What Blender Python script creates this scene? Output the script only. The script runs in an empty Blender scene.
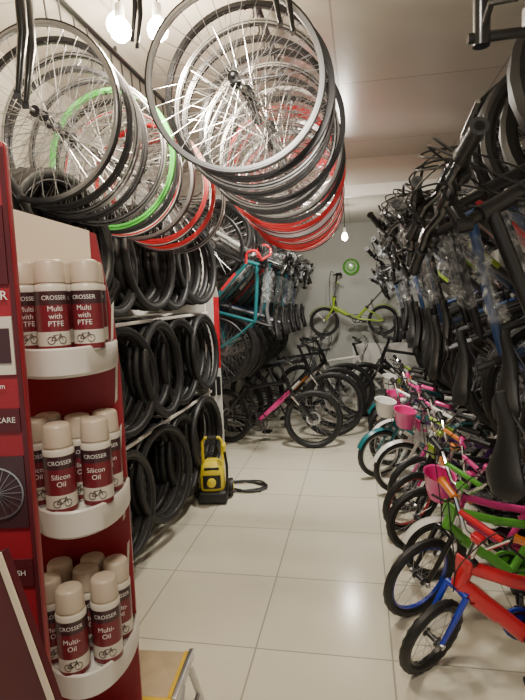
import bpy, math, random
from mathutils import Vector, Matrix
random.seed(7)
V=Vector
scene=bpy.context.scene
# ---------------------------------------------------------------- materials
def mat(name,col,rough=.5,metal=0.0,var=0.0,vscale=8,bump=0.0,bscale=60,emit=None,estr=0,alpha=1.0,coat=0.0):
    m=bpy.data.materials.new(name); m.use_nodes=True
    nt=m.node_tree; b=nt.nodes['Principled BSDF']
    b.inputs['Base Color'].default_value=(*col,1)
    b.inputs['Roughness'].default_value=rough
    b.inputs['Metallic'].default_value=metal
    b.inputs['Coat Weight'].default_value=coat
    if alpha<1: b.inputs['Alpha'].default_value=alpha
    tc=nt.nodes.new('ShaderNodeTexCoord')
    if var>0:
        n=nt.nodes.new('ShaderNodeTexNoise'); n.inputs['Scale'].default_value=vscale; n.inputs['Detail'].default_value=4
        nt.links.new(tc.outputs['Object'],n.inputs['Vector'])
        r=nt.nodes.new('ShaderNodeValToRGB')
        r.color_ramp.elements[0].position=.3; r.color_ramp.elements[1].position=.7
        r.color_ramp.elements[0].color=(*[c*(1-var) for c in col],1)
        r.color_ramp.elements[1].color=(*[min(1,c*(1+var)) for c in col],1)
        nt.links.new(n.outputs['Fac'],r.inputs['Fac']); nt.links.new(r.outputs['Color'],b.inputs['Base Color'])
    if bump>0:
        n=nt.nodes.new('ShaderNodeTexNoise'); n.inputs['Scale'].default_value=bscale
        nt.links.new(tc.outputs['Object'],n.inputs['Vector'])
        bp=nt.nodes.new('ShaderNodeBump'); bp.inputs['Strength'].default_value=bump; bp.inputs['Distance'].default_value=.01
        nt.links.new(n.outputs['Fac'],bp.inputs['Height']); nt.links.new(bp.outputs['Normal'],b.inputs['Normal'])
    if emit:
        b.inputs['Emission Color'].default_value=(*emit,1); b.inputs['Emission Strength'].default_value=estr
    return m
def tiled(name,col,mort,w,h,ms,rough,loc=(0,0,0),var=.03,bias=0):
    m=mat(name,col,rough); nt=m.node_tree; b=nt.nodes['Principled BSDF']
    tc=nt.nodes.new('ShaderNodeTexCoord'); mp=nt.nodes.new('ShaderNodeMapping'); mp.inputs['Location'].default_value=loc
    br=nt.nodes.new('ShaderNodeTexBrick'); br.offset=0; br.squash=1
    br.inputs['Scale'].default_value=1; br.inputs['Brick Width'].default_value=w; br.inputs['Row Height'].default_value=h
    br.inputs['Mortar Size'].default_value=ms; br.inputs['Mortar Smooth'].default_value=.2
    br.inputs['Color1'].default_value=(*[c*(1-var) for c in col],1); br.inputs['Color2'].default_value=(*[min(1,c*(1+var)) for c in col],1)
    br.inputs['Mortar'].default_value=(*mort,1)
    nt.links.new(tc.outputs['Object'],mp.inputs['Vector']); nt.links.new(mp.outputs['Vector'],br.inputs['Vector'])
    n=nt.nodes.new('ShaderNodeTexNoise'); n.inputs['Scale'].default_value=2.5; n.inputs['Detail'].default_value=6
    nt.links.new(tc.outputs['Object'],n.inputs['Vector'])
    mx=nt.nodes.new('ShaderNodeMix'); mx.data_type='RGBA'; mx.blend_type='MULTIPLY'; mx.inputs[0].default_value=.15
    bw=nt.nodes.new('ShaderNodeRGBToBW'); nt.links.new(n.outputs['Color'],bw.inputs[0])
    nt.links.new(br.outputs['Color'],mx.inputs[6]); nt.links.new(bw.outputs[0],mx.inputs[7])
    nt.links.new(mx.outputs[2],b.inputs['Base Color'])
    bp=nt.nodes.new('ShaderNodeBump'); bp.invert=True; bp.inputs['Strength'].default_value=.3; bp.inputs['Distance'].default_value=.003
    nt.links.new(br.outputs['Fac'],bp.inputs['Height']); nt.links.new(bp.outputs['Normal'],b.inputs['Normal'])
    return m
RUB=mat('rubber',(.011,.011,.012),.5,var=.3,vscale=20)
RUBG=mat('rubber_side',(.025,.025,.028),.45)
BLK=mat('black_paint',(.01,.01,.012),.3,coat=.3)
BLKM=mat('black_matte',(.01,.01,.011),.5,bump=.1)
ALU=mat('aluminium',(.6,.6,.62),.3,1,var=.05)
DAL=mat('dark_aluminium',(.1,.1,.11),.35,1)
CHR=mat('chrome',(.75,.75,.77),.15,1)
SPK=mat('spoke_steel',(.5,.5,.52),.3,.9)
def paint(n,c): return mat('paint_'+n,c,.28,.0,coat=.6,var=.04)
RED=paint('red',(.58,.015,.03)); BLUE=paint('blue',(.015,.04,.42)); GRN=paint('green',(.1,.36,.04)); LIME=paint('lime',(.3,.44,.03))
PINK=paint('pink',(.7,.04,.26)); TEAL=paint('teal',(.01,.13,.15)); WHT=paint('white',(.72,.71,.68)); PUR=paint('purple',(.1,.02,.18))
GRY=paint('grey',(.1,.105,.115)); ORG=paint('orange',(.7,.2,.02)); YEL=paint('yellow',(.65,.42,.03)); NAVY=paint('navy',(.02,.05,.14)); DRED=paint('dark_red',(.3,.01,.015))
def wrapmat():
    m=bpy.data.materials.new('plastic_wrap'); m.use_nodes=True; nt=m.node_tree
    b=nt.nodes['Principled BSDF']; b.inputs['Base Color'].default_value=(.52,.54,.56,1); b.inputs['Roughness'].default_value=.08
    b.inputs['Specular IOR Level'].default_value=.9
    tc=nt.nodes.new('ShaderNodeTexCoord'); n=nt.nodes.new('ShaderNodeTexNoise'); n.inputs['Scale'].default_value=30; n.inputs['Detail'].default_value=4; n.inputs['Distortion'].default_value=.6
    nt.links.new(tc.outputs['Object'],n.inputs['Vector'])
    r=nt.nodes.new('ShaderNodeValToRGB'); r.color_ramp.elements[0].position=.48; r.color_ramp.elements[0].color=(.06,.06,.06,1); r.color_ramp.elements[1].position=.68; r.color_ramp.elements[1].color=(.5,.5,.5,1)
    nt.links.new(n.outputs['Fac'],r.inputs['Fac']); nt.links.new(r.outputs['Color'],b.inputs['Alpha'])
    bp=nt.nodes.new('ShaderNodeBump'); bp.inputs['Strength'].default_value=1; bp.inputs['Distance'].default_value=.03
    nt.links.new(n.outputs['Fac'],bp.inputs['Height']); nt.links.new(bp.outputs['Normal'],b.inputs['Normal'])
    return m
WRAP=wrapmat()
# ---------------------------------------------------------------- mesh builder
class MB:
    def __init__(s): s.v=[];s.f=[];s.m=[];s.mats=[];s.M=Matrix.Identity(4)
    def mi(s,m):
        if m not in s.mats: s.mats.append(m)
        return s.mats.index(m)
    def add(s,vs,fs,m):
        o=len(s.v); k=s.mi(m)
        s.v+= [tuple(s.M@V(v)) for v in vs]
        for f in fs: s.f.append([i+o for i in f]); s.m.append(k)
    def tube(s,pts,r,m,seg=8,cap=True,closed=False,jit=0):
        pts=[V(p) for p in pts]; n=len(pts)
        rs=r if isinstance(r,(list,tuple)) else [r]*n
        vs=[];fs=[]; u=None
        for i,p in enumerate(pts):
            if closed: t=pts[(i+1)%n]-pts[i-1]
            else: t=pts[min(i+1,n-1)]-pts[max(i-1,0)]
            t.normalize()
            if u is None:
                u=t.orthogonal().normalized()
            else:
                u=u-t*u.dot(t)
                u=u.normalized() if u.length>1e-6 else t.orthogonal().normalized()
            w=t.cross(u)
            for k in range(seg):
                a=2*math.pi*k/seg; rr=rs[i]*(1+random.uniform(-jit,jit))
                vs.append(p+u*math.cos(a)*rr+w*math.sin(a)*rr)
        for i in range(n if closed else n-1):
            j=(i+1)%n
            for k in range(seg):
                l=(k+1)%seg; fs.append([i*seg+k,i*seg+l,j*seg+l,j*seg+k])
        if cap and not closed:
            fs.append(list(range(seg))[::-1]); fs.append([(n-1)*seg+k for k in range(seg)])
        s.add(vs,fs,m)
    def curve(s,ctrl,r,m,seg=6,n=10):
        c=[V(p) for p in ctrl]; c=[c[0]*2-c[1]]+c+[c[-1]*2-c[-2]]; out=[]
        for i in range(1,len(c)-2):
            for k in range(n):
                t=k/n; p0,p1,p2,p3=c[i-1],c[i],c[i+1],c[i+2]
                out.append(.5*((2*p1)+(p2-p0)*t+(2*p0-5*p1+4*p2-p3)*t*t+(3*p1-p0-3*p2+p3)*t**3))
        out.append(c[-2]); s.tube(out,r,m,seg)
    def torus(s,c,ax,R,r,m,a=36,b=8,ra=None,rb=None,tread=0,a0=0,a1=None):
        ax=V(ax).normalized(); u=ax.orthogonal().normalized(); w=ax.cross(u); c=V(c)
        ra=ra or r; rb=rb or r; vs=[];fs=[]
        full=a1 is None
        for i in range(a):
            t=2*math.pi*i/a if full else a0+(a1-a0)*i/(a-1)
            d=u*math.cos(t)+w*math.sin(t)
            for j in range(b):
                q=2*math.pi*(j+.5)/b; k=1
                if tread and math.cos(q)>.1: k=1+tread*((i+j)%2)
                vs.append(c+d*(R+math.cos(q)*ra*k)+ax*math.sin(q)*rb*k)
        for i in range(a if full else a-1):
            i2=(i+1)%a
            for j in range(b):
                j2=(j+1)%b; fs.append([i*b+j,i*b+j2,i2*b+j2,i2*b+j])
        s.add(vs,fs,m)
    def lathe(s,prof,c,ax,m,seg=20):
        ax=V(ax).normalized(); u=ax.orthogonal().normalized(); w=ax.cross(u); c=V(c); vs=[];fs=[]
        for (r,h) in prof:
            for k in range(seg):
                t=2*math.pi*k/seg; vs.append(c+ax*h+(u*math.cos(t)+w*math.sin(t))*r)
        for i in range(len(prof)-1):
            for k in range(seg):
                l=(k+1)%seg; fs.append([i*seg+k,i*seg+l,(i+1)*seg+l,(i+1)*seg+k])
        fs.append(list(range(seg))[::-1]); fs.append([(len(prof)-1)*seg+k for k in range(seg)])
        s.add(vs,fs,m)
    def loft(s,secs,m,cap=True):
        n=len(secs[0]); vs=[p for q in secs for p in q]; fs=[]
        for i in range(len(secs)-1):
            for k in range(n):
                l=(k+1)%n; fs.append([i*n+k,i*n+l,(i+1)*n+l,(i+1)*n+k])
        if cap: fs.append(list(range(n))[::-1]); fs.append([(len(secs)-1)*n+k for k in range(n)])
        s.add(vs,fs,m)
    def box(s,c,sz,m,bev=0.0,R=None):
        x,y,z=[q/2 for q in sz]; c=V(c); R=R or Matrix.Identity(3)
        def rr(x,y,b,z):
            if b<=0: pts=[(x,y),(-x,y),(-x,-y),(x,-y)]
            else:
                pts=[]
                for cx,cy,a in ((x-b,y-b,0),(-x+b,y-b,90),(-x+b,-y+b,180),(x-b,-y+b,270)):
                    for k in range(4):
                        t=math.radians(a+30*k); pts.append((cx+b*math.cos(t),cy+b*math.sin(t)))
            return [c+R@V((p[0],p[1],z)) for p in pts]
        if bev<=0: s.loft([rr(x,y,0,-z),rr(x,y,0,z)],m)
        else:
            b=min(bev,x*.99,y*.99,z*.99); secs=[]
            for k in range(4):
                t=math.radians(30*k); i=b*(1-math.sin(t)); secs.append(rr(x-i,y-i,max(b-i,.0005),-z+b*(1-math.cos(t))))
            secs2=[]
            for k in range(3,-1,-1):
                t=math.radians(30*k); i=b*(1-math.sin(t)); secs2.append(rr(x-i,y-i,max(b-i,.0005),z-b*(1-math.cos(t))))
            s.loft(secs+secs2,m)
    def strip(s,A,B,m):
        n=len(A); s.add(list(A)+list(B),[[i,i+1,n+i+1,n+i] for i in range(n-1)],m)
    def mesh(s,name,smooth=40):
        me=bpy.data.meshes.new(name); me.from_pydata(s.v,[],s.f); 
        for m in s.mats: me.materials.append(m)
        me.polygons.foreach_set('material_index',s.m)
        me.polygons.foreach_set('use_smooth',[True]*len(s.f)); me.update()
        try: me.set_sharp_from_angle(angle=math.radians(smooth))
        except Exception: pass
        return me
    def obj(s,name,M=None,smooth=40): return put(name,s.mesh(name,smooth),M)
def put(name,me,M=None):
    o=bpy.data.objects.new(name,me); scene.collection.objects.link(o)
    if M is not None: o.matrix_world=M
    return o
def T(x,y,z): return Matrix.Translation((x,y,z))
def S(k): return Matrix.Scale(k,4)
def RZ(a): return Matrix.Rotation(math.radians(a),4,'Z')
def RX(a): return Matrix.Rotation(math.radians(a),4,'X')
def RY(a): return Matrix.Rotation(math.radians(a),4,'Y')
# ---------------------------------------------------------------- wheel & bicycle
def wheel(mb,c,R,tr,rim=ALU,tyre=RUB,n=28,sr=.0013,a=44,tread=.12,disc=False,stripe=None,hubc=None,rimw=None):
    c=V(c); Y=V((0,1,0))
    if tyre:
        mb.torus(c,Y,R-tr,tr,tyre,a=a,b=8,tread=tread)
    rr=R-tr*1.9 if tyre else R-.012
    rw=rimw or .012
    mb.torus(c,Y,rr,.01,rim,a=a,b=4,ra=rw,rb=rw*.9)
    if stripe: 
        for sg in (-1,1): mb.torus(c+Y*sg*rw*.75,Y,rr,.002,stripe,a=a,b=4,ra=.004,rb=.003)
    mb.tube([c-Y*.05,c+Y*.05],.006,SPK,6); mb.lathe([(.012,-.03),(.02,-.029),(.02,-.024),(.011,-.02),(.011,.02),(.02,.024),(.02,.029),(.012,.03)],c,Y,hubc or DAL,12)
    for i in range(n):
        t=2*math.pi*i/n; sg=1 if i%2 else -1; h=t+(.9 if (i//2)%2 else -.9)
        p=c+V((math.cos(h)*.019,sg*.026,math.sin(h)*.019)); q=c+V((math.cos(t)*rr,0,math.sin(t)*rr))
        mb.tube([p,q],sr,SPK,3,cap=False)
    if disc: mb.torus(c+Y*.035,Y,.06,.01,ALU,a=20,b=4,ra=.014,rb=.0015)
def saddle(mb,x,z,L,W,m,acc=None):
    secs=[]
    for i in range(13):
        t=i/12; xx=x-L*.48+L*t
        w=W/2*(.82+.18*math.sin(t*6)) if t<.25 else W/2*max(.17,(1-((t-.2)/.8)**.55*.92))
        if i==0: w=W*.3
        if i==12: w*=.5
        h=.02+.016*(1-t); zz=z+.012*math.cos(t*5)+(-.008 if i==12 else 0)
        sec=[]
        for k in range(14):
            a=2*math.pi*k/14; sec.append((xx,w*math.cos(a),zz+(h*.8 if math.sin(a)>0 else h*.7)*math.sin(a)))
        secs.append(sec)
    mb.loft(secs,m)
    for sg in (-1,1): mb.tube([(x-L*.3,sg*.03,z-.02),(x-L*.1,sg*.02,z-.045),(x+L*.1,sg*.02,z-.045),(x+L*.35,sg*.008,z-.015)],.0035,DAL,5)
def wrap(mb,a,b,r,n=11):
    a=V(a);b=V(b); pts=[a.lerp(b,i/(n-1))+V([random.uniform(-.006,.006) for _ in range(3)]) for i in range(n)]
    mb.tube(pts,[r*random.uniform(.75,1.35) for _ in pts],WRAP,10,jit=.25)
def bag(mb,a,b,r,n=13):
    a=V(a);b=V(b); pts=[a.lerp(b,i/(n-1))+V([random.uniform(-.01,.01) for _ in range(3)]) for i in range(n)]
    mb.tube(pts,[r*(.25+.75*math.sin(math.pi*min(1,(i+.6)/(n)))**.6)*random.uniform(.85,1.15) for i in range(n)],WRAP,14,jit=.18)
def bike(name,R=.34,tr=.027,wb=1.08,bb=(.43,.29),st=(.29,.74),ht=(.805,.83),hb=(.855,.70),sz=.93,bar='flat',bw=.34,bz=1.0,steer=0,
         frame=BLK,fork=BLK,acc=WHT,rim=BLK,tyre=RUB,sad=BLKM,grip=BLKM,kid=False,wrp=0,basket=None,fend=None,guard=None,train=None,tread=.12,susp=True,fold=False,stripe=None,twotone=None,tw=None,sw=.15):
    mb=MB(); P=lambda p,y=0:V((p[0],y,p[1]))
    k=.62 if kid else 1.0
    BB=P(bb);ST=P(st);HT=P(ht);HB=P(hb);RA=V((0,0,R));FA=V((wb,0,R))
    wheel(mb,RA,R,tr,rim,tyre,n=20 if kid else 28,tread=tread,disc=not kid,stripe=stripe)
    tw=tw or (.019 if kid else .018)
    tt=twotone or frame
    if fold:
        mb.tube([HB,HB.lerp(BB,.5)+V((0,0,-.01)),BB],.026,frame,10); mb.tube([BB,ST],.018,frame,8)
    else:
        mb.tube([HB+V((-.005,0,.01)),BB],tw*1.25,tt,10)
        mid=HT.lerp(ST,.5)+V((0,0,-.015 if not kid else -.03))
        mb.tube([HT+V((0,0,-.02)),mid,ST+V((0,0,-.02))],tw,frame,10)
        mb.tube([BB,ST],tw*.9,frame,10)
    d0=HB.lerp(BB,.25); d1=HB.lerp(BB,.6); mb.tube([d0,d1],tw*1.29,acc,10)
    mb.tube([HB,HT],tw*1.15,frame,12); mb.tube([HT,HT+(HT-HB).normalized()*.012],tw*1.3,BLK,12)
    yw=.045*k+.012
    for sg in (-1,1):
        mb.tube([BB+V((-.02,sg*.025,0)),V((.12*k,sg*yw,R)),RA+V((0,sg*yw,0))],tw*.55,frame,8)
        mb.tube([ST+V((0,sg*.012,-.04*k)),P(st).lerp(RA,.4)+V((0,sg*yw,0)),RA+V((0,sg*yw,0))],tw*.48,frame,8)
    sd=(ST-BB).normalized(); SP=BB+sd*((sz-.04-bb[1])/sd.z)
    mb.tube([ST,SP],.0135,DAL if not kid else CHR,8); mb.tube([ST-sd*.01,ST+sd*.02],tw*1.15,BLK,10)
    saddle(mb,SP.x+.01,sz,.27*(.8 if kid else 1),sw*(.95 if kid else 1),sad)
    cr=.095 if not kid else .055
    Yc=-.05
    mb.torus(BB+V((0,Yc,0)),(0,1,0),cr,.004,DAL,a=28,b=4,ra=.008,rb=.003); 
    for i in range(4):
        t=i*math.pi/2+.4; mb.tube([BB+V((0,Yc,0)),BB+V((cr*math.cos(t),Yc,cr*math.sin(t)))],.006,DAL,5)
    mb.tube([BB+V((0,-.07,0)),BB+V((0,.07,0))],.014,DAL,8)
    L=.17*k; ca=random.uniform(0,6.28)
    for sg in (-1,1):
        e=BB+V((sg*L*math.cos(ca),sg*.075,sg*L*math.sin(ca)))
        mb.tube([BB+V((0,sg*.07,0)),e],[.012,.008],DAL,6); mb.tube([e,e+V((0,sg*.1*k,0))],.006,DAL,6)
        mb.box(e+V((0,sg*.06*k+sg*.01,0)),(.09*k,.09*k,.02),BLKM,.006)
    cg=.045*k
    for s2 in (1,-1): mb.tube([BB+V((0,Yc,s2*cr)),RA+V((0,Yc,s2*cg))],.0035,DAL,4)
    mb.lathe([(cg*.5,-.012),(cg,-.01),(cg*.8,.0),(cg*.6,.01)],RA+V((0,Yc+.008,0)),(0,1,0),DAL,16)
    if not kid: mb.box(RA+V((.02,Yc-.012,-.07)),(.03,.02,.09),BLK,.005)
    if guard:
        o=[]
        A=BB+V((0,Yc-.012,0)); B=RA+V((0,Yc-.012,0))
        for i in range(9):
            t=-math.pi/2+math.pi*i/8; o.append(A+V((math.cos(t)*(cr+.015),0,math.sin(t)*(cr+.015))))
        o+= [B+V((0,0,.045)),B+V((-.03,0,0)),B+V((0,0,-.035))]
        mb.loft([[p+V((0,-.006,0)) for p in o],[p+V((0,.004,0)) for p in o]],guard)
    def fender(c,a0,a1,m):
        A=[];B=[];C=[]
        for i in range(15):
            t=math.radians(a0+(a1-a0)*i/14); d=V((math.cos(t),0,math.sin(t)))
            A.append(c+d*(R+.008)+V((0,-.03,0)));B.append(c+d*(R+.02));C.append(c+d*(R+.008)+V((0,.03,0)))
        mb.strip(A,B,m);mb.strip(B,C,m)
        for sg in (-1,1): mb.tube([c+V((0,sg*.04,0)),A[-2] if sg<0 else C[-2]],.002,SPK,4)
    if fend: fender(RA,60,200,fend)
    if train:
        for sg in (-1,1):
            c=V((-.01,sg*.16,.062)); mb.tube([RA+V((0,sg*.06,0)),RA+V((0,sg*.12,-.02)),c+V((0,0,.0))],.005,SPK,6)
            mb.torus(c,(0,1,0),.045,.016,RUB,a=20,b=8); mb.lathe([(.04,-.01),(.036,.0),(.04,.01)],c,(0,1,0),train,16)
    ax=(HT-HB).normalized(); mb.M=T(*HB)@Matrix.Rotation(math.radians(steer),4,ax)@T(*(-HB))
    wheel(mb,FA,R,tr,rim,tyre,n=20 if kid else 28,tread=tread,disc=not kid,stripe=stripe)
    cro=HB-ax*.03*k; fw=.055*k+.012
    mb.tube([HB,cro],.017,fork,10)
    mb.tube([cro+V((0,-fw,0)),cro+V((0,0,.012)),cro+V((0,fw,0))],.019*k+.003,fork,10)
    for sg in (-1,1):
        a=cro+V((0,sg*fw,0)); b=FA+V((0,sg*fw,0))
        if susp and not kid:
            m2=a.lerp(b,.35); mb.tube([a,m2],.015,CHR,8); mb.tube([m2,b],[.022,.017],fork,10)
        else: mb.tube([a,a.lerp(b,.5)+V((-.004,0,0)),b],[.015 if not kid else .0125,.013 if not kid else .012,.009],fork,8)
        mb.tube([FA+V((0,sg*fw,0)),FA+V((0,sg*(fw+.012),0))],.012,ALU,8)
    if fend: fender(FA,20,150,fend)
    top=HT+ax*max(.02,(bz-ht[1]-.03)); 
    mb.tube([HT,top],.0145,BLK if not kid else CHR,10)
    if bar=='flat':
        sc=top+V((.07,0,.02)); mb.tube([top,sc],.016,BLK,10); mb.tube([top+V((0,0,-.02)),top+V((0,0,.015))],.019,BLK,10)
        mb.tube([sc+V((0,-.03,0)),sc+V((0,.03,0))],.019,BLK,10)
        pts=[sc+V((-.035,-bw,.03)),sc+V((-.01,-.12,.025)),sc+V((0,-.06,0)),sc+V((0,.06,0)),sc+V((-.01,.12,.025)),sc+V((-.035,bw,.03))]
        mb.tube(pts,.0105,BLK,8)
        for sg in (-1,1):
            e=sc+V((-.035,sg*bw,.03)); i_=e.lerp(sc+V((-.01,sg*.12,.025)),.55)
            gp=[e.lerp(i_,q/12) for q in range(13)]
            mb.tube(gp,[.0185]+[.0148+.0012*(q%2) for q in range(11)]+[.0185],grip,12)
            j=i_.lerp(sc+V((-.01,sg*.12,.025)),.3)
            mb.box(j+V((.012,0,-.012)),(.035,.04,.026),BLKM,.008)
            mb.box(j+V((.0,-sg*.035,-.02)),(.045,.035,.024),BLKM,.008)
            mb.tube([j+V((.02,0,-.01)),j+V((.055,sg*.02,-.02)),j+V((.06,sg*.11,-.025))],[.006,.005,.005],ALU if wrp==0 else DAL,6)
            mb.curve([j+V((.03,-sg*.02,-.01)),j+V((.11,-sg*.08,.02)),sc+V((.1,-sg*.02,-.05)),HT+V((.03,sg*.01,-.05)),HB.lerp(BB,.15)+V((0,sg*.02,.02))],.003,BLKM,5,6)
            mb.curve([j+V((.02,-sg*.04,-.02)),j+V((.08,-sg*.12,.05)),sc+V((.08,sg*.05,-.02)),HT+V((.04,sg*.03,-.09)),HB.lerp(BB,.3)+V((0,sg*.02,.02))],.0028,BLKM,5,6)
            if wrp==1: wrap(mb,e,i_,.025)
        if wrp:
            wrap(mb,cro+V((0,fw,0)),FA+V((-.03,fw,.05)),.03); wrap(mb,HT.lerp(ST,.15),HT.lerp(ST,.75),.03)
            wrap(mb,HB.lerp(BB,.1),HB.lerp(BB,.5),.034)
        if wrp==1: bag(mb,sc+V((.02,-.02,.03)),HB+V((0,.0,-.02)),.045)
    elif bar=='drop':
        sc=top+V((.09,0,0)); mb.tube([top,sc],.015,BLK,10)
        for sg in (-1,1):
            w=sg*.2
            mb.curve([sc,sc+V((0,w*.8,0)),sc+V((.05,w,-.0)),sc+V((.09,w,-.04)),sc+V((.07,w,-.11)),sc+V((-.02,w,-.13))],.013,acc,8,5)
            mb.box(sc+V((.11,w,.015)),(.06,.028,.04),BLK,.01); mb.tube([sc+V((.135,w,.01)),sc+V((.14,w,-.05)),sc+V((.12,w,-.1))],.006,DAL,6)
            mb.curve([sc+V((.12,w,.03)),sc+V((.12,w*.5,.09)),HT+V((.08,0,0)),HB],.003,BLKM,5,6)
    else:
        sc=top
        mb.box(sc,(.04,.05,.035),acc,.01)
        rise=.1
        pts=[sc+V((-.05,-bw,rise)),sc+V((-.005,-bw*.55,rise)),sc+V((.01,-.05,0)),sc+V((.01,.05,0)),sc+V((-.005,bw*.55,rise)),sc+V((-.05,bw,rise))]
        mb.tube(pts,.010,CHR if not fold else BLK,8); mb.tube([sc+V((0,-bw*.4,rise*.6)),sc+V((0,bw*.4,rise*.6))],.012,acc,8)
        for sg in (-1,1):
            e=sc+V((-.05,sg*bw,rise)); q=sc+V((-.005,sg*bw*.55,rise))
            mb.tube([e,e.lerp(q,.02),e.lerp(q,.9),q],[.02,.015,.015,.019],grip,10)
            mb.tube([q,q+V((.045,sg*.01,-.005)),q+V((.05,sg*.07,-.01))],.005,BLKM,6)
            mb.curve([q+V((.02,0,0)),q+V((.08,-sg*.03,.03)),HT+V((.07,sg*.01,.02)),cro+V((.02,0,0))],.0025,BLKM,5,6)
        mb.box(HT+V((.028,0,-.01)),(.012,.07,.08),acc,.005)
        if wrp: wrap(mb,HT.lerp(ST,.1),HT.lerp(ST,.8),.028); wrap(mb,cro+V((0,-fw,0)),FA+V((-.02,-fw,.03)),.022)
    if basket:
        c=HT+V((.13,0,.06))
        secs=[]
        for i,(w,h) in enumerate(((.07,-.07),(.085,-.02),(.095,.05),(.1,.055),(.09,.05),(.078,-.02),(.064,-.06))):
            secs.append([c+V((w*.75*math.cos(t*math.pi/8),w*1.15*math.sin(t*math.pi/8),h)) for t in range(16)])
        mb.loft(secs,basket)
    mb.M=Matrix.Identity(4)
    return mb.mesh(name)
HR=Matrix(((0,0,-1,0),(0,1,0,0),(1,0,0,0),(0,0,0,1)))
HL=Matrix(((0,0,1,0),(0,-1,0,0),(1,0,0,0),(0,0,0,1)))
# ---------------------------------------------------------------- room
XL,XR,YB,YF=-1.66,1.34,7.05,-1.6
WALL=mat('wall_plaster',(.6,.57,.51),.7,var=.04,vscale=3,bump=.08,bscale=120)
BWALL=mat('back_wall_plaster',(.45,.46,.43),.7,var=.06,vscale=2,bump=.08,bscale=120)
FLOOR=tiled('floor_tiles',(.73,.69,.57),(.40,.38,.31),.57,.57,.004,.17,loc=(.46,-.32,0),var=.012)
CEIL=tiled('ceiling_panels',(.58,.54,.47),(.37,.35,.30),.9,1.2,.005,.22,loc=(.1,.4,0),var=.012)
def roombox(name,x0,x1,y0,y1,z0,z1,m):
    mb=MB(); mb.box(((x0+x1)/2,(y0+y1)/2,(z0+z1)/2),(x1-x0,y1-y0,z1-z0),m); return mb.obj(name)
roombox('floor',XL-.1,XR+.1,YF,YB+.1,-.1,0,FLOOR)
roombox('wall_left',XL-.1,XL,YF,YB,0,2.7,WALL)
roombox('wall_right',XR,XR+.1,YF,YB,0,2.7,WALL)
roombox('wall_back',XL-.1,XR+.1,YB,YB+.1,0,2.7,BWALL)
roombox('ceiling',XL-.1,XR+.1,YF,YB+.1,2.7,2.8,CEIL)
roombox('ceiling_drop',XL,XR,4.95,YB,2.4,2.7,CEIL)
roombox('trim_1',XL,XR,4.9,4.95,2.36,2.46,mat('trim_white',(.7,.69,.64),.5,var=.03))
roombox('baseboard_left',XL,XL+.015,YF,YB,0,.08,WHT)
roombox('baseboard_back',XL,XR,YB-.015,YB,0,.08,WHT)
# ---------------------------------------------------------------- lights
BULB=mat('bulb_glow',(1,1,1),.3,emit=(1,.86,.62),estr=50)
def bulb(x,y,z,zt,W,col=(1,.85,.64),k=1.2):
    mb=MB(); mb.tube([(x,y,zt),(x,y,z+.07)],.004,BLKM,6); mb.lathe([(.012,.09),(.017,.085),(.018,.045),(.013,.035)],(x,y,z),(0,0,1),WHT,14)
    mb.lathe([(.012,.042),(.02*k,.030),(.03*k,.012),(.033*k,-.006),(.029*k,-.026),(.016*k,-.040),(.002,-.044)],(x,y,z),(0,0,1),BULB,18)
    mb.obj('light_bulb')
    l=bpy.data.lights.new('bulb_light','POINT'); l.energy=W; l.color=col; l.shadow_soft_size=.04
    o=bpy.data.objects.new('bulb_light',l); o.location=(x,y,z-.09); scene.collection.objects.link(o)
bulb(-.72,1.95,2.50,2.7,36); bulb(-.845,1.9,2.49,2.7,26); bulb(-.905,2.0,2.565,2.7,20)
bulb(-.14,5.6,2.08,2.4,24,(1,.93,.82),.95)
def panel_lamp(x,y,z,s,W,col):
    mb=MB(); mb.lathe([(s,.0),(s,-.03),(s*.9,-.045),(s*.88,-.045)],(x,y,z),(0,0,1),WHT,32)
    mb.lathe([(s*.87,-.04),(s*.87,-.048),(s*.5,-.056),(.01,-.058)],(x,y,z),(0,0,1),mat('lamp_diffuser',(1,1,1),.5,emit=col,estr=3),32)
    mb.obj('assumed_ceiling_lamp')
    l=bpy.data.lights.new('assumed_ceiling_light','AREA'); l.shape='DISK'; l.size=s*1.8; l.energy=W; l.color=col
    o=bpy.data.objects.new('assumed_ceiling_light',l); o.location=(x,y,z-.07); scene.collection.objects.link(o)
panel_lamp(-.3,3.75,2.7,.16,80,(1,.94,.81))
panel_lamp(-.2,.2,2.7,.18,30,(1,.91,.76))  # unseen lamp, added overhead out of view to light the front of the room
w=bpy.data.worlds.new('world'); scene.world=w; w.use_nodes=True
w.node_tree.nodes['Background'].inputs[0].default_value=(1,.96,.9,1); w.node_tree.nodes['Background'].inputs[1].default_value=.55
# ---------------------------------------------------------------- hanging wheels
REDW=mat('rim_red',(.6,.02,.03),.3); GRNW=mat('rim_green',(.12,.6,.1),.3); WHW=mat('rim_white',(.8,.8,.8),.35); DKR=mat('rim_dark',(.05,.05,.055),.3,.5)
def disp_wheel(rim,stripe,R=.31,outer=None):
    mb=MB(); wheel(mb,(0,0,0),R,.01,rim=rim,tyre=None,n=32,sr=.0013,a=64,stripe=stripe,hubc=DKR,rimw=.012)
    mb.torus((0,0,0),(0,1,0),R-.001,.002,outer or (DKR if rim in(ALU,WHW) else ALU),a=64,b=4,ra=.004,rb=.0115)
    return mb.mesh('bicycle_wheel')
WM={'a':disp_wheel(ALU,ALU),'d':disp_wheel(DKR,ALU),'r':disp_wheel(REDW,REDW,outer=REDW),'g':disp_wheel(GRNW,GRNW,outer=GRNW),'w':disp_wheel(WHW,REDW),'k':disp_wheel(DKR,DKR,outer=DKR),'y':disp_wheel(WHW,WHW)}
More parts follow.
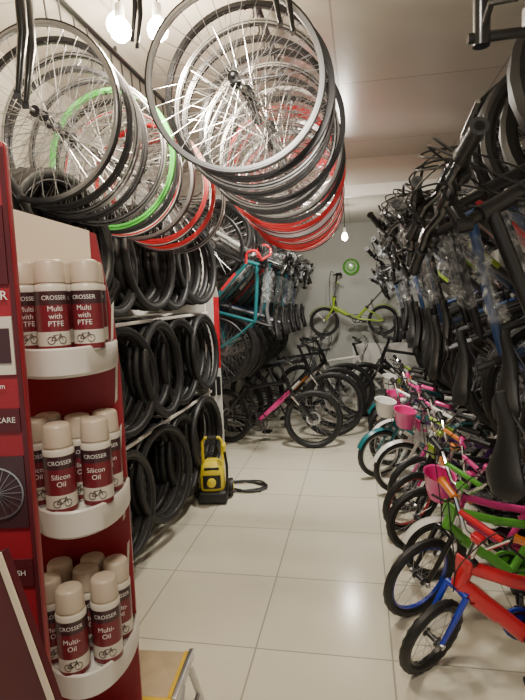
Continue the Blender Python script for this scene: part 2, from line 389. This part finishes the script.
for row,(x0,z0,z1,seq) in enumerate(((-1.12,2.165,2.09,'akdkdgkwarwrad'),(-.385,2.235,2.10,'akdkkdkakrrdarwrrw'))):
    n=len(seq); y0=1.74 if row==0 else 1.82
    mb=MB(); mb.tube([(x0,y0-.15,2.665),(x0,y0+.12*n,2.665)],.012,DAL,8)
    for k in (0,.5,1): mb.tube([(x0,y0-.1+k*.115*n,2.665),(x0,y0-.1+k*.115*n,2.7)],.008,DAL,6)
    for i,c in enumerate(seq):
        y=y0+i*.108; z=z0+(z1-z0)*i/(n-1)
        dx=random.uniform(-.035,.035)
        put('bicycle_wheel',WM[c],T(x0+dx,y,z)@RZ(random.uniform(-9,9))@RY(random.uniform(0,360))@RX(0))
        mb.tube([(x0,y,2.665),(x0+.012,y+.012,z+.33),(x0+dx,y,z+.285),(x0+dx,y-.02,z+.29)],.004,DAL,5)
    mb.obj('wheel_hanging_rail')
def hung_fork(x,y,z,a,sc=1):
    mb=MB(); mb.tube([(0,0,(2.7-z)/sc),(0,0,.40)],.014,DAL,10); mb.tube([(-.055,0,.36),(-.03,0,.395),(.03,0,.395),(.055,0,.36)],.019,BLK,10)
    for sg in (-1,1): mb.tube([(sg*.055,0,.37),(sg*.056,.0,.2),(sg*.05,-.03,.02),(sg*.05,-.035,0)],[.02,.018,.011,.009],BLK,10); mb.box((sg*.05,-.035,-.005),(.006,.025,.03),DAL)
    mb.obj('bicycle_fork',T(x,y,z)@RZ(a)@S(sc))
hung_fork(-1.045,1.62,2.17,-70,.9); hung_fork(-.22,1.66,2.30,60,.65); hung_fork(-.66,1.62,2.30,-85,.45)
# ---------------------------------------------------------------- tyre wall (left)
def tyre_stack(n,R,seed):
    random.seed(seed); mb=MB(); ax0=V((1,random.uniform(-.18,.04),random.uniform(-.06,.06)))
    for i in range(n):
        r=.021+random.uniform(0,.006); RR=R-r+random.uniform(-.012,.012)
        c=V((i*.055,random.uniform(-.018,.018),-(RR-R)*1.0)); 
        ax=ax0+V((0,random.uniform(-.05,.05),random.uniform(-.04,.04)))
        mb.torus(c,ax,RR,r,RUB,a=64,b=10,tread=.22 if i%3 else .12)
        mb.torus(c,ax,RR-r-.002,.004,RUBG,a=48,b=4,ra=.004,rb=.016)
    return mb.mesh('tyre_stack')
TS=[tyre_stack(7,.285+.012*(k%2),k) for k in range(4)]
rk=MB(); RACK=mat('rack_white',(.68,.65,.6),.45,var=.03)
for zi,(z,off) in enumerate(((1.70,.0),(1.05,.1),(.40,.05))):
    for j in range(6):
        y=1.55+off+j*.44
        put('tyre_stack',TS[(zi*3+j)%4],T(XL+.11+.04*(j%2),y,z+(.02 if j%2 else 0)))
        rk.tube([(XL+.01,y,z+.215),(XL+.46,y,z+.22),(XL+.47,y,z+.24)],.007,DAL,6)
for z in (1.375,.725): rk.box((XL+.11,2.7,z),(.2,2.8,.02),RACK,.004); rk.box((XL+.44,2.7,z),(.014,2.8,.02),RACK,.004)
for z in (1.375,.725):
    for y in (1.4,2.3,3.2,4.0): rk.box((XL+.3,y,z),(.28,.02,.014),RACK)
rk.box((XL+.22,4.12,1.0),(.40,.03,1.96),RACK,.004)
rk.obj('tyre_rack')
mb=MB()
for k in range(2):
    x=-1.23+k*.035; y=4.2+k*.04
    secs=[]
    for (z,w,dy) in ((.03,.035,0),(.5,.032,.0),(.9,.03,0),(1.3,.034,0),(1.5,.04,.01),(1.58,.03,.03),(1.62,.01,.04)):
        secs.append([V((x-w*.9,y-dy-.006,z)),V((x+w*.9,y-dy-.006,z)),V((x+w*.9,y-dy+.006,z)),V((x-w*.9,y-dy+.006,z))])
    mb.loft(secs[:3],WHT); mb.loft(secs[2:5],RED if k else WHT); mb.loft(secs[4:],WHT)
    mb.box((x,y-.02,.75),(.05,.03,.16),BLK,.008)
mb.obj('ski_pair')
# ---------------------------------------------------------------- bicycles: meshes
random.seed(11)
M1=[bike('mountain_bicycle',frame=BLK,fork=BLK,acc=LIME,steer=30,wrp=2,sz=.84),
    bike('mountain_bicycle',frame=GRY,fork=WHT,acc=WHT,steer=-12,wrp=1,sad=GRY,sz=.8),
    bike('mountain_bicycle',frame=BLK,fork=BLK,acc=RED,twotone=DRED,steer=8,wrp=1,sz=.9),
    bike('mountain_bicycle',frame=NAVY,fork=BLK,acc=TEAL,twotone=NAVY,steer=20,wrp=2,sz=.87),
    bike('mountain_bicycle',frame=BLK,fork=BLK,acc=WHT,steer=-20,wrp=1,sz=.82,st=(.31,.7))]
NEAR=bike('mountain_bicycle',frame=BLK,fork=WHT,acc=GRY,steer=24,wrp=0,bw=.33,sz=.84,bz=.92,st=(.27,.66),tr=.03,sw=.17)
NEAR2=bike('mountain_bicycle',frame=BLK,fork=BLK,acc=LIME,steer=14,wrp=2,bw=.34,sz=.8,bz=.96,st=(.29,.66),tr=.03)
rail=MB(); rail.tube([(XR-.04,1.2,2.45),(XR-.04,4.85,2.45)],.014,DAL,8)
ys=[1.80,1.96,2.14,2.34,2.56,2.8,3.04,3.28,3.52,3.76,4.0,4.25,4.5,4.74,5.1,5.4,5.7,6.0,6.3]
ordr=[0,0,3,2,4,2,0,3,1,0,2,4,3,0,1,2,0,3,1]
for i,y in enumerate(ys):
    z0=1.02 if y<4.9 else .90
    if i==0: M_=T(1.30,y,.93)@RZ(17)@RY(-7)@HR@S(1.1); me=NEAR
    elif i==1: M_=T(1.32,y,.99)@RZ(13)@RY(-4)@HR@S(1.08); me=NEAR2
    else:
        me=M1[ordr[i]]; M_=T(1.3+random.uniform(-.04,.0),y,z0+random.uniform(-.07,.04))@RZ(random.uniform(-4,14) if i<6 else random.uniform(-12,12))@RY(-4+random.uniform(-1,3))@HR@S(1.04 if y<4.9 else 1.0)
    put('mountain_bicycle',me,M_)
    zt=z0+1.08+.32
    rail.tube([(XR,y,zt+.04),(XR-.1,y,zt+.04),(XR-.4,y,zt+.02),(XR-.44,y,zt+.06)],.006,DAL,6)
rail.obj('bicycle_wall_rack')
# hung left
random.seed(5)
ROAD=bike('road_bicycle',R=.335,tr=.013,wb=1.0,bb=(.41,.27),st=(.27,.76),ht=(.80,.80),hb=(.84,.68),sz=.95,bar='drop',bz=.9,frame=TEAL,fork=BLK,acc=RED,susp=False,rim=DKR,tread=0,steer=12)
MT=bike('mountain_bicycle',frame=TEAL,fork=BLK,acc=BLK,wrp=2,steer=-15)
rail=MB(); rail.tube([(XL+.04,4.25,2.34),(XL+.04,6.7,2.34)],.012,DAL,8)
ly=[4.42,4.56,4.7,4.84,4.99,5.14,5.29,5.44,5.6,5.76,5.92,6.08,6.24,6.4,6.58,6.76]
for i,y in enumerate(ly):
    me=[ROAD,M1[1],MT,M1[3],M1[4],M1[2],MT,M1[1],M1[0],MT,M1[3],M1[2],M1[1],M1[0],MT,M1[3]][i]
    z0=1.04 if y<4.85 else 1.0
    sc=.92 if i==0 else .95
    put('road_bicycle' if i==0 else 'mountain_bicycle',me,T(-1.57,y,z0+random.uniform(-.03,.0))@RZ(random.uniform(-8,8))@HL@S(sc))
    rail.tube([(XL,y,z0+1.34),(XL+.3,y,z0+1.33),(XL+.34,y,z0+1.36)],.006,DAL,6)
rail.obj('bicycle_wall_rack')
PB=bike('mountain_bicycle',R=.285,wb=.92,bb=(.37,.26),st=(.25,.6),ht=(.67,.68),hb=(.71,.56),sz=.75,bz=.86,bw=.28,frame=BLK,twotone=PINK,fork=BLK,acc=PINK,steer=18)
FB=[bike('mountain_bicycle',frame=BLK,fork=BLK,acc=WHT,steer=15),bike('mountain_bicycle',frame=GRY,fork=BLK,acc=ORG,steer=25),bike('mountain_bicycle',R=.3,wb=.98,frame=WHT,fork=WHT,acc=TEAL,steer=10,bb=(.4,.27),st=(.27,.65),ht=(.72,.72),hb=(.76,.6),sz=.8,bz=.9)]
def stand(name,me,rx,ry,ang,lean=0): return put(name,me,T(rx,ry,0)@RZ(ang)@RX(lean))
stand('mountain_bicycle',PB,-1.36,5.1,-10,4)
stand('mountain_bicycle',FB[0],-1.37,5.5,-6,4); stand('mountain_bicycle',FB[1],-1.33,5.85,-6,4); stand('mountain_bicycle',FB[0],-1.25,6.2,-4,4); stand('mountain_bicycle',FB[2],-.75,6.6,-3,3)
# kids bikes right
random.seed(21)
def kid(**k):
    d=dict(R=.165,tr=.02,wb=.60,bb=(.25,.19),st=(.14,.40),ht=(.455,.47),hb=(.49,.37),sz=.52,bar='high',bz=.60,bw=.23,kid=True,tread=.15)
    d.update(k); return bike('kids_bicycle',**d)
k16=dict(R=.2,wb=.7,bb=(.29,.22),st=(.17,.46),ht=(.54,.53),hb=(.575,.43),sz=.58,bz=.66,bw=.25)
KB=[kid(frame=RED,fork=BLUE,acc=RED,rim=BLK,grip=ORG,sad=BLUE,train=RED,guard=BLUE,steer=46,tw=.026),
    kid(frame=GRN,fork=BLK,acc=GRN,rim=BLUE,grip=BLKM,sad=BLKM,guard=GRN,train=GRN,steer=34,**k16),
    kid(frame=PINK,fork=WHT,acc=PINK,rim=BLK,grip=PINK,sad=PINK,guard=BLK,basket=PINK,fend=WHT,steer=10,wrp=2),
    kid(frame=PUR,fork=PINK,acc=WHT,rim=DKR,grip=BLKM,sad=BLKM,guard=PUR,steer=25,wrp=2,**k16),
    kid(frame=BLK,fork=BLK,acc=LIME,rim=DRED,sad=BLKM,guard=BLK,steer=30,wrp=2,**k16),
    kid(frame=WHT,fork=WHT,acc=PINK,rim=WHT,grip=PINK,sad=WHT,fend=WHT,basket=PINK,steer=12,wrp=2,**k16),
    kid(frame=TEAL,fork=TEAL,acc=WHT,rim=ALU,sad=BLKM,fend=TEAL,basket=WHT,steer=15,wrp=2,**k16),
    kid(frame=BLK,fork=BLK,acc=ORG,rim=BLK,sad=BLKM,steer=15,**k16)]
for i,(y,fx,k,dr) in enumerate([(2.0,.245,0,2),(2.36,.24,1,-4),(2.68,.36,2,-4),(2.96,.31,7,-8),(3.24,.28,4,-5),(3.54,.33,3,-7),(3.86,.27,5,-8),(4.2,.14,6,-14),(4.5,.25,5,-8),(4.8,.25,3,-6),(5.1,.25,7,-6),(5.4,.25,6,-6),(5.7,.27,4,-6)]):
    wb=.7 if k not in(0,2) else .6
    a=180-dr
    ca=math.radians(a)
    stand('kids_bicycle',KB[k],fx-wb*math.cos(ca),y-wb*math.sin(ca),a,-2)
stand('mountain_bicycle',FB[0],1.1,6.2,176,-3)
# folding bike on back wall
random.seed(3)
FO=bike('folding_bicycle',R=.19,tr=.018,wb=.74,bb=(.33,.22),st=(.2,.36),ht=(.6,.5),hb=(.62,.38),sz=.72,bar='high',bz=.72,bw=.2,kid=True,frame=LIME,fork=LIME,acc=LIME,rim=BLK,fold=True,fend=LIME,sad=BLKM)
put('folding_bicycle',FO,T(.29,YB-.3,.94)@RZ(180)@RY(0))
mb=MB(); 
for x in (-.3,.15): mb.tube([(x,YB,1.36),(x,YB-.36,1.36),(x,YB-.38,1.4)],.008,DAL,6)
mb.obj('bicycle_wall_hook')
mb=MB(); mb.lathe([(.1,0),(.11,.008),(.11,.02),(.09,.03),(.02,.032)],(-.1,YB,1.83),(0,-1,0),GRN,28); mb.torus((-.1,YB-.03,1.83),(0,1,0),.07,.006,WHT,a=28,b=6); mb.obj('wall_clock')
mb=MB(); mb.box((.35,YB-.2,.42),(.9,.34,.03),WHT,.005)
for x in (-.06,.76): mb.box((x,YB-.2,.2),(.03,.32,.4),WHT,.004)
mb.box((.35,YB-.05,.62),(.9,.02,.4),WHT,.004); mb.obj('white_bench')
# ---------------------------------------------------------------- pressure washer + cable
mb=MB(); YP=mat('washer_yellow',(.75,.6,.03),.35,var=.04)
mb.box((0,0,.06),(.24,.26,.1),BLKM,.03)
def rsec(w,d,z,ox=0,oy=0): return [V((ox+w*math.copysign(abs(math.cos(t))**.5,math.cos(t)),oy+d*math.copysign(abs(math.sin(t))**.5,math.sin(t)),z)) for t in [2*math.pi*k/20+.01 for k in range(20)]]
mb.loft([rsec(.09,.1,.1),rsec(.1,.11,.13),rsec(.1,.11,.24),rsec(.085,.095,.3),rsec(.05,.06,.33)],YP)
mb.loft([rsec(.07,.03,.14,0,-.105),rsec(.07,.03,.24,0,-.1)],BLKM)
mb.lathe([(.035,0),(.035,.02),(.02,.03)],(.0,-.13,.19),(0,-1,0),YP,18)
mb.box((0,-.085,.285),(.12,.03,.03),BLKM,.01)
mb.tube([(-.08,.07,.1),(-.08,.08,.46),(-.06,.08,.49),(.06,.08,.49),(.08,.08,.46),(.08,.07,.1)],.013,YP,8)
mb.tube([(-.04,.08,.49),(.04,.08,.49)],.018,BLKM,8)
for s in (-1,1): mb.lathe([(.03,-.02),(.07,-.018),(.075,0),(.07,.018),(.03,.02)],(s*.14,.07,.076),(1,0,0),BLKM,22); mb.lathe([(.03,-.024),(.03,.024)],(s*.14,.07,.076),(1,0,0),YP,16)
mb.tube([(.115,-.06,.06),(.12,-.06,.3),(.1,-.03,.44)],.011,BLKM,8); mb.box((.1,-.03,.44),(.03,.09,.06),YP,.01)
for k in range(3): mb.torus((-.02,.1,.4-.012*k),(0,1,.2),.05+.008*k,.006,BLKM,a=24,b=6)
mb.obj('pressure_washer',T(-1.09,3.60,0)@RZ(12)@S(.92))
mb=MB(); pts=[]
for k in range(60):
    t=k/59*3*2*math.pi; rr=.13+.03*math.sin(k*.7); pts.append((-.90+rr*math.cos(t)*1.1,3.86+rr*math.sin(t)*.9,.008+.0035*(k%7)*.5))
mb.curve([(-.99,3.74,.008)]+pts[::3],.007,BLKM,6,4); mb.obj('power_cable')
# ---------------------------------------------------------------- display stand & cans
SRED=mat('stand_red',(.25,.011,.02),.4,var=.05); SDK=mat('stand_maroon',(.08,.008,.014),.45,var=.1); SWH=mat('shelf_white',(.66,.62,.57),.35,var=.02); CREAM=mat('card_cream',(.68,.57,.43),.6,var=.03)
def text_geo(body,size):
    cu=bpy.data.curves.new('t','FONT'); cu.body=body; cu.size=size; cu.align_x='CENTER'; cu.align_y='CENTER'; cu.resolution_u=3
    o=bpy.data.objects.new('t',cu); scene.collection.objects.link(o); dg=bpy.context.evaluated_depsgraph_get()
    me=bpy.data.meshes.new_from_object(o.evaluated_get(dg)); vs=[tuple(v.co) for v in me.vertices]; fs=[list(p.vertices) for p in me.polygons]
    bpy.data.objects.remove(o); bpy.data.meshes.remove(me); return vs,fs
CAP=mat('cap_cream',(.5,.41,.32),.35); LBW=mat('label_cream',(.6,.55,.47),.35); LBR=mat('label_maroon',(.16,.018,.026),.3); LBK=mat('label_dark',(.05,.02,.025),.3); LW=mat('label_text',(.75,.73,.7),.5)
def can(lines):
    mb=MB(); r=.0325
    mb.lathe([(r-.003,0),(r,.002),(r,.005)],(0,0,0),(0,0,1),ALU,28)
    mb.lathe([(r,.005),(r,.016)],(0,0,0),(0,0,1),LBR,28); mb.lathe([(r,.016),(r,.045)],(0,0,0),(0,0,1),LBW,28)
    mb.lathe([(r,.045),(r,.1)],(0,0,0),(0,0,1),LBR,28); mb.lathe([(r,.1),(r,.128)],(0,0,0),(0,0,1),LBK,28)
    mb.lathe([(r,.128),(r,.138),(r-.002,.141)],(0,0,0),(0,0,1),LBW,28)
    mb.lathe([(r-.0025,.141),(r-.0035,.143),(r-.0035,.145),(r-.002,.146),(r-.004,.186),(r-.007,.191),(r-.012,.193)],(0,0,0),(0,0,1),CAP,28)
    def txt(b,s,z,m):
        vs,fs=text_geo(b,s); rr=r+.0006
        mb.add([(rr*math.sin(x/rr),-rr*math.cos(x/rr),z+y) for x,y,_ in vs],fs,m)
    txt('CROSSER',.0125,.114,LW)
    for i,l in enumerate(lines): txt(l,.0155,.088-(i-(len(lines)-2)/2)*.0155 -.004,LW)
    rr=r+.0007
    def wp(x,z): return (rr*math.sin(x/rr),-rr*math.cos(x/rr),z)
    for cx in (-.0115,.0115): mb.tube([wp(cx+.0075*math.cos(t*math.pi/8),.0275+.0075*math.sin(t*math.pi/8)) for t in range(16)],.0007,LBK,4,closed=True)
    for a,b in (((-.0115,.0275),(-.006,.038)),((-.006,.038),(.008,.039)),((-.001,.0275),(.008,.039)),((-.001,.0275),(-.006,.038)),((.0115,.0275),(.007,.042)),((-.0115,.0275),(-.001,.0275))): mb.tube([wp(*a),wp(*b)],.0008,LBK,4)
    return mb.mesh('spray_can',50)
C1=can(['Multi','with','PTFE']);C2=can(['Silicon','Oil']);C3=can(['Multi-','Oil'])
SC=V((-.632,1.051,0)); n=V((.38,-.925,0)).normalized(); t_=V((-n.y,n.x,0))
SM=Matrix(((t_.x,-n.x,0,SC.x),(t_.y,-n.y,0,SC.y),(0,0,1,0),(0,0,0,1)))
mb=MB(); mb.M=SM
def half(w,d,y0,z,exp=1.0): return [V((w*math.cos(a),y0-d*math.sin(a),z)) for a in [math.pi*k/24 for k in range(25)]]
SZ=[1.395,1.05,.69,.36]
SO=[(-.018,0),(-.010,-.008),(-.010,-.02),(-.012,-.02)]
for (ox,oy),z in zip(SO,SZ):
    q=lambda w,d,zz:[p+V((ox,0,0)) for p in half(w,d-oy,.09,zz)]
    mb.loft([q(.107,.17,z-.052),q(.112,.178,z-.045),q(.113,.18,z+.008),q(.110,.176,z+.012),q(.105,.17,z+.008),q(.104,.168,z)],SWH)
bo=[(-.15,.2),(.097,.2),(.097,1.32),(.09,1.45),(.06,1.66),(-.15,1.72)]
mb.loft([[V((x,.09,z)) for x,z in bo],[V((x,.12,z)) for x,z in bo]],SRED)
co_=[(-.145,1.35),(.048,1.35),(.048,1.665),(-.145,1.725)]
mb.loft([[V((x,.082,z)) for x,z in co_],[V((x,.0905,z)) for x,z in co_]],CREAM)
for zz in (1.4,1.25,1.1,.95,.8):
    o=[(.080,zz),(.086,zz+.01),(.093,zz+.10),(.087,zz+.09)]
    mb.loft([[V((x,.0885,z)) for x,z in o],[V((x,.0905,z)) for x,z in o]],LBW)
mb.box((0,.105,.1),(.3,.25,.2),SRED,.01)
mb.M=Matrix.Identity(4)
a=V((-.575,.80,0)); 
W0=V((-.97,.72,0)); wd=(a-W0); wl=wd.length; wd.normalize(); wn=V((wd.y,-wd.x,0))
WM_=Matrix(((wd.x,-wn.x,0,W0.x),(wd.y,-wn.y,0,W0.y),(0,0,1,0),(0,0,0,1)))
mb.M=WM_
mb.box((wl/2,.01,.90),(wl,.02,1.74),SRED,.004)
mb.box((wl-.005,-.001,.90),(.008,.003,1.72),SDK)
mb.box((wl-.07,-.002,1.60),(.12,.004,.13),SDK); mb.box((wl-.06,-.002,1.43),(.1,.004,.1),LBW); mb.box((wl-.04,-.004,1.43),(.05,.004,.06),LBK)
mb.box((wl-.06,-.002,1.17),(.1,.004,.13),LBK)
for q in range(10):
    ang=q*math.pi/10; mb.tube([(wl-.06-.045*math.cos(ang),-.006,1.17-.045*math.sin(ang)),(wl-.06+.045*math.cos(ang),-.006,1.17+.045*math.sin(ang))],.0006,ALU,4)
mb.torus((wl-.06,-.006,1.17),(0,1,0),.046,.002,ALU,a=30,b=4)
mb.box((wl-.06,-.002,1.30),(.1,.004,.04),SDK); mb.box((wl-.06,-.002,1.02),(.1,.004,.05),SDK)
for (b,z,s) in (('CROSSER',1.515,.022),('CHAIN CARE',1.30,.014),('BIKE WASH',1.02,.014),('Tyre Foam',1.36,.013)):
    vs,fs=text_geo(b,s); mb.add([(wl-.058+x,-.0055,z+y) for x,y,_ in vs],fs,LW)
mb.M=Matrix.Identity(4)
mb.M=SM; mb.box((-.2,-.02,.1),(.25,.25,.2),SRED,.01); mb.M=Matrix.Identity(4)
mb.obj('display_stand')
random.seed(2)
for si,(z,me,pos) in enumerate(((SZ[0],C1,[(-.072,-.0),(-.006,-.045),(.062,-.018),(.0,.035),(-.07,.058),(.064,.055)]),
                 (SZ[1],C2,[(-.022,-.055),(.052,-.03),(-.08,.01),(.01,.02),(.068,.045),(-.06,.055)]),
                 (SZ[2],C3,[(-.02,-.07),(.05,-.045),(.070,.03),(-.074,-.015),(.005,.01),(-.06,.055),(.015,.058)]))):
    for (x,y) in pos:
        p=SM@V((x+SO[si][0],y,z+.0003)); put('spray_can',me,T(*p)@RZ(math.degrees(math.atan2(n.y,n.x))+90+random.uniform(-8,22))@S(1.01))
mb=MB()
secs=[]
for i in range(8):
    f=i/7; r=.085*math.cos(f*1.5); secs.append([V((r*1.1*math.cos(t*math.pi/8),r*.9*math.sin(t*math.pi/8),.1*math.sin(f*1.5))) for t in range(16)])
mb.loft(secs,BLK); 
p=SM@V((.0,-.0,SZ[3]+.001)); mb.obj('bicycle_helmet',T(*p))
mb=MB(); 
P0,P1=V((-.485,.60,1.165)),V((-.415,.62,.86)); L=V((-.3,-.02,-.12))
q=[P0,P1,P1+L+V((0,0,-.3)),P0+L]
off=V((0,.012,0)); mb.loft([q,[p+off for p in q]],SDK)
inn=[P0+V((.0,-.002,0)),P1+V((0,-.002,0)),P1+V((-.010,-.002,0)),P0+V((-.010,-.002,0))]; mb.loft([inn,[p+V((0,-.003,0)) for p in inn]],CREAM)
mb.tube([P1+L*.5+V((0,.01,-.1)),V((-.62,.72,0))],.008,DAL,8); mb.tube([P0+L*.8+V((0,.01,-.05)),V((-.8,.66,0))],.008,DAL,8)
mb.obj('leaflet_board')
# ---------------------------------------------------------------- step stool
WOOD=mat('stool_wood',(.4,.31,.2),.45,var=.12,vscale=14)
mb=MB(); 
mb.box((0,0,.44),(.22,.2,.025),WOOD,.004); mb.box((0,-.108,.438),(.24,.018,.03),YEL,.004); mb.box((.118,0,.438),(.016,.22,.045),ALU,.003); mb.box((-.118,0,.438),(.016,.22,.045),ALU,.003)
mb.box((.102,0,.4535),(.012,.2,.003),YEL)
mb.box((0,-.2,.22),(.24,.16,.022),WOOD,.004)
for s in (-1,1):
    mb.tube([(s*.12,-.03,.43),(s*.135,-.3,.01)],.012,ALU,8); mb.tube([(s*.12,.06,.43),(s*.135,.2,.01)],.012,ALU,8)
    mb.tube([(s*.127,-.17,.215),(s*.127,.13,.215)],.008,ALU,8)
mb.obj('step_stool',T(-.68,1.43,0)@RZ(4)@Matrix.Diagonal((1,1,.73,1)))
# ---------------------------------------------------------------- ceiling hooks right
def hook(x,y,z):
    mb=MB(); mb.tube([(0,0,2.7),(0,0,z+.12)],.016,BLK,10); mb.tube([(0,0,z+.13),(0,0,z)],[.022,.02],BLK,10)
    mb.tube([(-.03,0,z+.02),(.3,.02,z+.03)],.012,BLK,10); mb.tube([(.0,0,z+.03),(.01,-.05,z+.07),(.05,-.1,z+.05)],.009,BLK,8); mb.lathe([(.03,0),(.04,.01),(.03,.03)],(0,0,2.67),(0,0,1),BLK,16)
    mb.tube([(.1,.0,z+.03),(.1,0,z+.07)],.012,DAL,8)
    mb.obj('ceiling_hook',T(x,y,0))
hook(.29,1.36,2.06); hook(.17,1.62,2.37)
# ---------------------------------------------------------------- camera
cd=bpy.data.cameras.new('camera'); cd.sensor_width=36; cd.lens=36*520/700; cd.clip_start=.02
co=bpy.data.objects.new('camera',cd); scene.collection.objects.link(co)
co.matrix_world=T(0,0,1.5)@RZ(10.7)@RX(84)@RZ(-2.1); scene.camera=co
